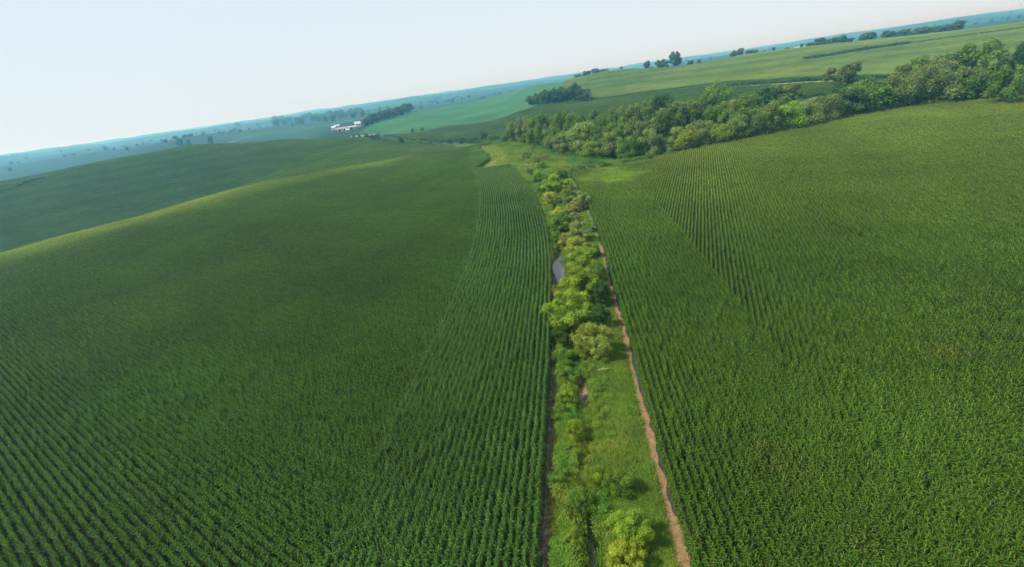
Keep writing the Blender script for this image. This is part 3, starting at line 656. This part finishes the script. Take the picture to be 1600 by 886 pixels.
# wooded belt: top pixel, width in pixels, height in metres
def by_top(tx, ty, h_):
    x, y = hit(tx, ty, h_); return x, y
BELT = [
 # far side / upstream end, left to right
 (800, 186, 30, 11, 'willow', MIDG), (815, 184, 28, 12, 'broad', WILL), (831, 182, 30, 13, 'willow', MIDG), (846, 178, 30, 14, 'willow', MIDG), (862, 176, 30, 14, 'willow', WILL), (858, 196, 30, 10, 'willow', WILL),
 (878, 174, 32, 15, 'broad', MIDG), (896, 174, 36, 15, 'willow', MIDG), (909, 178, 26, 14, 'broad', DEEP), (928, 172, 28, 14, 'airy', GREY), (944, 173, 34, 14, 'willow', MIDG), (962, 168, 34, 14, 'broad', MIDG),
 (980, 163, 34, 15, 'broad', WILL), (998, 160, 32, 15, 'airy', GREY), (1012, 158, 30, 14, 'broad', MIDG), (1031, 148, 42, 16, 'broad', DEEP), (1050, 158, 34, 14, 'airy', GREY), (1070, 156, 40, 14, 'airy', OLIVE),
 (1124, 125, 46, 20, 'broad', MIDG), (1108, 146, 34, 16, 'broad', MIDG), (1146, 152, 36, 14, 'broad', OLIVE), (1168, 148, 36, 14, 'broad', MIDG), (1194, 137, 34, 15, 'airy', DEEP), (1210, 132, 36, 15, 'broad', MIDG), (1238, 132, 44, 15, 'airy', OLIVE), (1226, 146, 36, 13, 'broad', MIDG),
 (1323, 97, 54, 21, 'airy', OLIVE), (1311, 126, 34, 13, 'broad', DEEP),
 (1415, 100, 44, 19, 'airy', OLIVE), (1437, 87, 46, 20, 'broad', MIDG), (1466, 84, 52, 20, 'broad', WILL), (1500, 78, 46, 20, 'broad', MIDG), (1532, 66, 68, 23, 'broad', MIDG), (1560, 90, 44, 18, 'airy', DEEP), (1598, 65, 40, 22, 'broad', DEEP), (1586, 92, 46, 18, 'broad', MIDG), (1630, 60, 60, 22, 'broad', MIDG),
]
FRONT = [
 (880, 208, 44, 10, 'willow', WILL), (893, 202, 46, 12, 'willow', WILL), (912, 192, 58, 15, 'willow', WILL), (936, 190, 44, 15, 'willow', MIDG), (924, 222, 36, 8, 'willow', BRIGHT), (952, 205, 40, 12, 'willow', WILL), (967, 180, 48, 17, 'broad', MIDG),
 (980, 208, 36, 11, 'willow', MIDG), (999, 178, 50, 17, 'broad', OLIVE), (1016, 200, 36, 12, 'willow', WILL), (1031, 170, 46, 17, 'broad', WILL), (1044, 212, 34, 8, 'willow', WILL), (1057, 164, 44, 17, 'broad', OLIVE), (1066, 192, 44, 12, 'willow', YEL), (1088, 156, 54, 18, 'broad', OLIVE), (1100, 184, 42, 12, 'willow', WILL),
 (1116, 166, 40, 15, 'broad', MIDG), (1128, 190, 38, 10, 'willow', BRIGHT), (1140, 158, 44, 16, 'broad', WILL), (1154, 182, 36, 11, 'willow', WILL), (1168, 162, 48, 15, 'broad', MIDG), (1186, 170, 48, 13, 'willow', WILL), (1208, 160, 44, 14, 'broad', WILL), (1232, 158, 54, 14, 'willow', BRIGHT), (1262, 154, 50, 14, 'willow', WILL), (1294, 144, 56, 15, 'willow', WILL),
 (1330, 138, 52, 14, 'broad', DEEP), (1364, 124, 72, 17, 'broad', MIDG), (1394, 122, 50, 16, 'broad', WILL), (1420, 112, 54, 18, 'willow', WILL), (1452, 106, 62, 18, 'willow', WILL), (1440, 144, 40, 8, 'willow', BRIGHT), (1468, 144, 40, 8, 'willow', YEL), (1487, 108, 62, 18, 'willow', WILL), (1502, 128, 46, 11, 'willow', MIDG), (1524, 104, 58, 17, 'broad', MIDG), (1545, 96, 52, 18, 'willow', WILL), (1562, 118, 56, 12, 'willow', BRIGHT), (1592, 106, 60, 15, 'willow', WILL), (1628, 104, 60, 15, 'willow', MIDG),
]
KINDW = {'willow': 'billowing willow-like', 'broad': 'full-crowned', 'airy': 'thin open-crowned'}
SPECIAL = {(1323, 97): 'tall thin open-crowned tree rising above the belt in front of the gravel lane', (1124, 125): 'tall upright tree standing above the belt at the left end of the gravel lane', (1364, 124): 'broad deep green tree at the kink of the belt above the right cornfield',
           (1532, 66): 'tallest wind-swept tree at the top right of the belt', (800, 186): 'end tree of the belt farthest upstream beside the creek', (912, 192): 'large billowing tree at the near corner of the belt beside the yellow patch'}
for lst, rowname in ((BELT, 'back'), (FRONT, 'field-edge')):
    for i, (tx, ty, wpx, h_, kind, tint) in enumerate(sorted(lst)):
        h_ = h_ * (1.3 if rowname == 'back' and tx < 1000 else 1.0)
        x, y = by_top(tx, ty, h_); d_ = depth_of(x, y, 5); wm = wpx * d_ / FPX
        if rowname == 'field-edge':         # keep the trunks outside the corn
            while inside(P_RIGHT, np.array([x]), np.array([y]))[0] and math.hypot(x, y) < 500: x *= 1.01; y *= 1.01
            x *= 1.012; y *= 1.012
        tree('belt_tree', x, y, wm * 1.12, h_ * 1.03, kind, tint, SPECIAL.get((tx, ty), '%s tree, %s from creek end in the %s row of the wooded belt' % (KINDW[kind], ordinal(i), rowname)), 'tree', 'trees of the wooded belt', sink=.4)
# low scrub along the foot of the belt
for i in range(34):
    t_ = i / 33 * (len(WOOD_EDGE) - 2.2); k_ = int(t_); f_ = t_ - k_
    x = WOOD_EDGE[k_][0] * (1 - f_) + WOOD_EDGE[k_ + 1][0] * f_; y = WOOD_EDGE[k_][1] * (1 - f_) + WOOD_EDGE[k_ + 1][1] * f_ + random.uniform(2.5, 5)
    tree('scrub_bush', x + random.uniform(-1, 1), y, random.uniform(4, 7), random.uniform(2.5, 5), 'shrub', random.choice([MIDG, WILL, DEEP, MIDG]), 'low scrub bush at the foot of the belt, %s from the creek end' % ordinal(i), 'bush', 'scrub at the foot of the wooded belt', sink=.3)
# hedge line beyond the left field, from the belt to the farm drive
HEDGE = [(553, 214, 7, 7), (562, 214, 6, 6), (574, 215, 8, 8), (583, 218, 9, 9), (592, 218, 10, 10), (603, 223, 8, 7), (627, 223, 13, 10), (655, 225, 12, 8), (672, 225, 8, 6), (690, 224, 9, 6), (704, 223, 11, 8), (722, 222, 10, 7), (735, 221, 9, 7), (745, 220, 9, 7), (757, 213, 14, 14), (766, 219, 11, 8), (776, 219, 13, 9), (788, 221, 14, 9), (660, 203, 6, 4), (645, 205, 6, 4)]
for i, (px, py, wpx, hpx) in enumerate(sorted(HEDGE)):
    x, y = hit(px, py + hpx * .4); d_ = depth_of(x, y, 0)
    tree('hedge_bush', x, y, wpx * d_ / FPX * 1.15, hpx * d_ / FPX * 1.1 + 2, 'shrub', random.choice([DEEP, MIDG, BLUEG]), 'small dark hedge bush beyond the left cornfield, %s from the farm drive' % ordinal(i), 'bush', 'hedge bushes beyond the left cornfield', sink=.4)
# dark hedgerows on the far slopes
def hedgerow(pts, hgt, wid, tint, label):
    P = np.array(hits(pts, 2.0)); nl = 12000; t_ = rng.random(nl) * (len(P) - 1); i_ = t_.astype(int); f_ = t_ - i_
    x = P[i_, 0] * (1 - f_) + P[i_ + 1, 0] * f_ + rng.normal(0, wid, nl); y = P[i_, 1] * (1 - f_) + P[i_ + 1, 1] * f_ + rng.normal(0, wid, nl)
    hh = hgt * (.75 + .5 * noise2(x, y, 11) * noise2(x, y, 47)); z = zfun(x, y, False) + hh * rng.random(nl) ** .6
    c = np.stack([x, y, z], 1); a1 = rng.normal(size=(nl, 3)); a1 /= np.linalg.norm(a1, axis=1)[:, None]; a2 = np.cross(a1, rng.normal(size=(nl, 3))); a2 /= np.linalg.norm(a2, axis=1)[:, None]
    V = np.stack([c - a1 * .6, c + a2 * .4, c + a1 * .6, c - a2 * .4], 1).reshape(-1, 3)
    o_ = link('hedgerow', mesh('hedgerow', V, np.arange(nl * 4).reshape(-1, 4), M_CROWN, ('lv', np.repeat(rng.normal(1, .15, (nl, 1)), 4, 0) * np.ones((1, 3))))); o_.color = (*tint, 1)
    return tag(o_, label, 'hedge', 'hedgerows on the far slopes')
hedgerow([(1000, 150), (1080, 140), (1130, 134), (1190, 128), (1250, 124), (1300, 121.5), (1360, 119), (1430, 117.5), (1520, 114)], 3.6, 1.2, DEEP, 'long dark hedgerow just above the pale gravel lane')
hedgerow([(1258, 93), (1300, 87), (1340, 80), (1380, 74), (1420, 68)], 6.0, 1.5, DEEP, 'dark hedgerow high on the pale skyline hill')
hedgerow([(1425, 67.5), (1480, 60), (1540, 52), (1600, 44), (1640, 38)], 4.6, 1.2, MIDG, 'thin hedgerow continuing to the top right of the skyline hill')
hedgerow([(600, 216), (650, 222), (700, 224), (760, 222)], 2.0, 1.6, MIDG, 'low weedy hedge between the left cornfield and the slope behind')
# grove on the knoll
for i, (tx, wpx, ty, by) in enumerate([(834, 22, 147, 167), (843, 20, 148, 166), (855, 26, 141, 166), (866, 24, 140, 165), (877, 28, 138, 163), (888, 26, 136, 162), (899, 24, 134, 160), (908, 20, 141, 160), (916, 18, 140, 157)]):
    x, y = hit(tx, by); d_ = depth_of(x, y, 8)
    tree('grove_tree', x, y, wpx * d_ / FPX * 1.15, (by - ty) * d_ / FPX * 1.08, 'broad', random.choice([DEEP, BLUEG, DEEP]), 'dark dense tree, %s from the left in the grove on the open slope' % ordinal(i), 'tree', 'grove on the open slope', sink=.5)
# trees on the skyline: base pixel, width, height in px, distance
SKYL = [
 (903, 124, 12, 6, 980), (918, 121, 14, 10, 980), (931, 118, 15, 8, 970), (945, 114, 14, 6, 960), (971, 111, 5, 4, 860),
 (1012, 110, 10, 8, 800), (1028, 105.5, 9, 8, 800), (1037, 104, 14, 10, 800), (1055, 104, 18, 18.5, 790), (1079, 96, 10, 4, 800), (1092, 96, 6, 3, 800), (1018, 110, 5, 4, 790), (1042, 106, 6, 3, 790),
 (1146, 86, 9, 7, 900), (1157, 84, 10, 7, 900), (1172, 82, 14, 8, 900), (1180, 84, 8, 5, 830), (1195, 79, 6, 3, 880), (1209, 77, 5, 3, 880), (1230, 73, 6, 3, 880), (1253, 70, 5, 4, 880),
 (1268, 68, 16, 6, 930), (1280, 66, 16, 8, 930), (1292, 64, 16, 8, 930), (1304, 62, 16, 8, 930), (1316, 60.5, 16, 8, 930), (1328, 59, 14, 8, 930), (1288, 72, 6, 3, 860),
 (1352, 58, 14, 8, 960), (1362, 56, 14, 8, 960), (1384, 56, 12, 7, 940), (1391, 54, 14, 9, 940), (1404, 53, 16, 7, 940), (1416, 51, 16, 8, 940), (1428, 49.5, 16, 8, 940), (1440, 48.5, 16, 8, 930), (1452, 47.5, 16, 9, 930), (1464, 46.5, 18, 11, 920), (1477, 45.5, 18, 10, 920), (1490, 45, 20, 10, 920), (1499, 44, 14, 9, 920),
]
for i, (px, py, wpx, hpx, D) in enumerate(SKYL):
    a_ = az_of(px, py); x, y = D * sin(a_), D * cos(a_); d_ = depth_of(x, y, 25)
    h_ = hpx * d_ / FPX * 1.12
    lab = 'tall lone tree standing on the skyline above the slope' if (px, py) == (1055, 104) else 'hazy skyline tree, %s from the left along the hill top' % ordinal(i)
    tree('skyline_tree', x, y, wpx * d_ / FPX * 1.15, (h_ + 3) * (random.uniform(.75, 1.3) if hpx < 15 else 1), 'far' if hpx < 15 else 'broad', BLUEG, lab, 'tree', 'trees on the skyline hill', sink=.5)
# farm wood, its hazy continuation and lone trees in the left distance
FARMW = [(572 + 3.6 * i + random.uniform(-1, 1), 196 - 1.02 * i + random.uniform(-1.2, .6) - (1.5 if i % 2 else 0)) for i in range(20)]
for i, (px, py) in enumerate(FARMW):
    x, y = hit(px, py); d_ = depth_of(x, y, 5)
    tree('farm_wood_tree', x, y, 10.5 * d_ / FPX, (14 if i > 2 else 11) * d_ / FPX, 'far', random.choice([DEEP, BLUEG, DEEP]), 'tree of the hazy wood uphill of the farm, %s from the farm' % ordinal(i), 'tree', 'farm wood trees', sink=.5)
pts_ = []
for i in range(70):
    px = random.uniform(425, 568); py = 193 - (px - 440) * .105 + random.uniform(-6, 3); pts_.append((px, py))
V0 = []; F0 = []; C0 = []; nv = 0
src = PROTO['far'][0][0]; co = np.zeros(len(src.vertices) * 3, np.float32); src.vertices.foreach_get('co', co); co = co.reshape(-1, 3)[:4 * 700]
for px, py in pts_:
    x, y = hit(px, py + 3); d_ = depth_of(x, y, 5); s_ = 10 * d_ / FPX; h_ = 9.5 * d_ / FPX; a_ = random.uniform(0, 6.28)
    c_ = np.stack([(co[:, 0] * cos(a_) - co[:, 1] * sin(a_)) * s_ + x, (co[:, 0] * sin(a_) + co[:, 1] * cos(a_)) * s_ + y, co[:, 2] * h_ + Z(x, y) - .5], 1)
    V0.append(c_); C0.append(np.full((len(c_), 3), random.uniform(.8, 1.15)))
V0 = np.concatenate(V0); fo = link('distant_wood', mesh('distant_wood', V0, np.arange(len(V0)).reshape(-1, 4), M_CROWN, ('lv', np.concatenate(C0)))); fo.color = (*BLUEG, 1)
tag(fo, 'distant blue wood beyond the white farm buildings', 'wood', kind='stuff')
npt = 16000
a_ = rng.uniform(-.95, .95, npt); D = np.exp(rng.uniform(math.log(1500), math.log(8000), npt)); x, y = D * np.sin(a_), D * np.cos(a_)
k = (np.abs(noise2(x, y, 210)) < .026) & (noise2(x, y, 600) > -.3); x, y, D = x[k], y[k], D[k]
hs = rng.uniform(6, 11, len(x)); ww = rng.uniform(8, 15, len(x))
C_MASS = proto_collection('far_masses', [p_[0] for p_ in PROTO['far']])
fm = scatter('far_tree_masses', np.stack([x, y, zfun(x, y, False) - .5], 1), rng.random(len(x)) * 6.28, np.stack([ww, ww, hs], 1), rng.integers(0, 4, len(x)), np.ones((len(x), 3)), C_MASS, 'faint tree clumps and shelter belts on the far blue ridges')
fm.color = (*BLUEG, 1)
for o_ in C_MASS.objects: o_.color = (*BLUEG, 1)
LONE = [(283, 228, 12, 11, 'rounded blue tree in the left distance, the nearer of a pair'), (296, 226, 9, 7, 'low blue tree beside the rounded one in the left distance'), (330, 224, 12, 10, 'dark blue tree at the foot of the pale distant lane'), (372, 198, 10, 6, 'small blue copse on the far ridge above the pale lane'), (403, 196, 10, 4, 'faint bush clump on the far ridge left of the distant wood'), (165, 233, 5, 5, 'tiny lone tree on the far left skyline'), (195, 230, 5, 3, 'tiny bush on the far left skyline'), (318, 208, 6, 4, 'tiny dark bush on the far ridge left of the lane'), (336, 206, 5, 4, 'tiny bush right of the other tiny one on the far ridge'), (432, 194, 9, 5, 'bush at the left end of the distant blue wood'), (641, 172, 11, 9, 'dark tree at the uphill tip of the farm wood')]
for px, py, wpx, hpx, lab in LONE:
    x, y = hit(px, py); d_ = depth_of(x, y, 5)
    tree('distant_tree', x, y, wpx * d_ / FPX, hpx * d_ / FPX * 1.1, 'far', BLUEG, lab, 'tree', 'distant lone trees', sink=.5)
GULLY = [(4, 301, 14, 5), (17, 297, 14, 5), (31, 292, 13, 6), (42, 288, 14, 7), (53, 284.5, 15, 7), (66, 281, 14, 5), (80, 278, 16, 4), (95, 274, 16, 3)]
for i, (px, py, wpx, hpx) in enumerate(GULLY):
    x, y = hit(px, py, 1); d_ = depth_of(x, y, 5)
    tree('gully_bush', x, y, wpx * d_ / FPX * 1.1, hpx * d_ / FPX * .6 + 2.2, 'far', DEEP, 'dark bush in the gully at the far left edge, %s from the left' % ordinal(i), 'bush', 'gully bushes at the far left', sink=.3)

# ------------------------------------------------------------------ farm buildings
def building(name, px, py, length, width, hgt, rise, rot, wall, roof, label, cat, doors=(), windows=()):
    x, y = hit(px, py); e = link(name, None, None, (x, y, Z(x, y))); e.rotation_euler = (0, 0, rot); tag(e, label, cat, 'farm buildings')
    l2, w2 = length / 2, width / 2
    mb = MB(); mb.walls(-l2, l2, -w2, w2, hgt, hgt + rise); mb.build('wall', wall, e)
    mb = MB(); mb.gable(-l2, l2, -w2, w2, hgt + .02, hgt + rise + .02); mb.build('roof', roof, e)
    for (dx, dw, dh) in doors: mb = MB(); mb.box(dx - dw / 2, dx + dw / 2, -w2 - .08, -w2 + .05, -.2, dh); mb.build('door', M_DARK, e)
    for (dx, dz) in windows: mb = MB(); mb.box(dx - .6, dx + .6, -w2 - .06, -w2 + .05, dz, dz + 1.4); mb.build('window', M_DARK, e)
    return e
building('farmhouse', 560, 199, 9, 7, 5.4, 3.0, .3, M_TANWALL, M_WHITE, 'cream two-storey farmhouse with pale roof, highest of the farm buildings', 'house', [(-1, 1.2, 2.2)], [(-3.4, 1.2), (2.6, 1.2), (-3.4, 4), (0, 4), (3, 4)])
building('barn', 535, 205.5, 14, 8, 3.4, 2.2, .1, M_WHITE, M_RUST, 'long low white barn with a dull reddish roof in front of the farmyard', 'barn', [(-3, 3.2, 3.2), (5, 2.6, 3)])
building('machine_shed', 549, 202, 16, 8, 3.0, 1.6, .35, M_ROOF, M_ROOF, 'long grey machine shed between barn and farmhouse', 'shed', [(0, 4, 3)])
building('shed', 523, 203.5, 7, 6, 4.2, 2.0, -.2, M_WHITE, M_WHITE, 'small white shed at the left end of the farmyard', 'shed', [(0, 2, 2.4)])
building('shed', 528, 201.5, 8, 6, 4.4, 2.2, .2, M_WHITE, M_ROOF, 'white shed behind the long low barn', 'shed', [(0, 2, 2.4)])
building('shed', 544, 206, 5, 4, 3.0, 1.4, .1, M_WHITE, M_WHITE, 'little white shed right of the long barn', 'shed', [(0, 1.4, 2)])
for px, D, lab in ((1246, 1900, 'tiny white building on the horizon, left of two'), (1256, 1850, 'tiny white building on the horizon, right of two')):
    a_ = az_of(px, 66); x, y = D * sin(a_), D * cos(a_)
    e = link('distant_building', None, None, (x, y, Z(x, y))); tag(e, lab, 'building', 'farm buildings'); mb = MB(); mb.walls(-9, 9, -6, 6, 7, 11); mb.build('wall', M_WHITE, e); mb = MB(); mb.gable(-9, 9, -6, 6, 7.02, 11.02); mb.build('roof', M_WHITE, e)
# utility poles on the far slope
for px, by, hpx, lab in ((922, 158, 11, 'thin utility pole at the right end of the grove'), (853, 167, 10, 'thin utility pole in front of the grove'), (1059, 136, 10, 'thin utility pole on the slope above the gravel lane')):
    x, y = hit(px, by); e = link('utility_pole', None, None, (x, y, Z(x, y))); tag(e, lab, 'pole', 'utility poles'); d_ = depth_of(x, y, 5); hh = hpx * d_ / FPX
    mb = MB(); mb.tube([(0, 0, -.5), (0, 0, hh)], [.17, .12]); mb.build('post', M_POLE, e); mb = MB(); mb.box(-1.1, 1.1, -.07, .07, hh - .7, hh - .5); mb.build('crossarm', M_POLE, e)
# bleached branch lying on the grass and the bare snag roots at the creek bank
x, y = gp(944, 578, .1)[:2]; mb = MB(); mb.tube([(-.75, -.05, .1), (-.2, .04, .16), (.35, 0, .13), (.8, .1, .09)], [.06, .055, .04, .018]); mb.tube([(-.2, .04, .16), (.05, .3, .28), (.2, .5, .2)], [.05, .035, .015]); mb.tube([(-.5, 0, .12), (-.62, -.3, .2)], [.04, .015])
tag(mb.build('fallen_branch', M_DRY, None, (x, y, Z(x, y) + .12)), 'bleached fallen branch lying on the grass below the round olive bush', 'branch')
x, y = gp(907, 600, 0)[:2]; mb = MB()
for i in range(14):
    a_ = random.uniform(0, 6.28); l_ = random.uniform(.8, 2.0); b_ = (random.uniform(-.5, .5), random.uniform(-1.6, 1.6), .1)
    mb.tube([b_, (b_[0] + cos(a_) * l_ * .5, b_[1] + sin(a_) * l_ * .5, .5), (b_[0] + cos(a_) * l_, b_[1] + sin(a_) * l_, random.uniform(.3, 1.1))], [.05, .035, .012])
tag(mb.build('dead_brush', plain('dead_twigs', (.36, .25, .17), .9, .3, 5), None, (x, y, Z(x, y) + .05)), 'brown dead brush piled on the bare creek bank', 'brush')

# ------------------------------------------------------------------ haze in the air
HT = float(max(gz.max() + 12, 60)); HB = float(gz.min() - 1)
mb = MB(); mb.box(-16500, 16500, -16500, 16500, HB, HT)
m, t, o = mat('hazy_air'); pv = N(t, 'ShaderNodeVolumePrincipled'); pv.inputs['Color'].default_value = (*HAZE_COL, 1); pv.inputs['Absorption Color'].default_value = (1, 1, 1, 1)
pv.inputs['Density'].default_value = HAZE_DENSITY; pv.inputs['Anisotropy'].default_value = .3
t.links.new(pv.outputs[0], o.inputs['Volume'])
hz = mb.build('haze', m); tag(hz, 'pale summer haze over the whole landscape', kind='stuff')
print('NEAR', n_near, 'FAR', n_far, 'ground', len(gx), 'zrange', gz.min(), gz.max(), 'objects', len(bpy.data.objects))
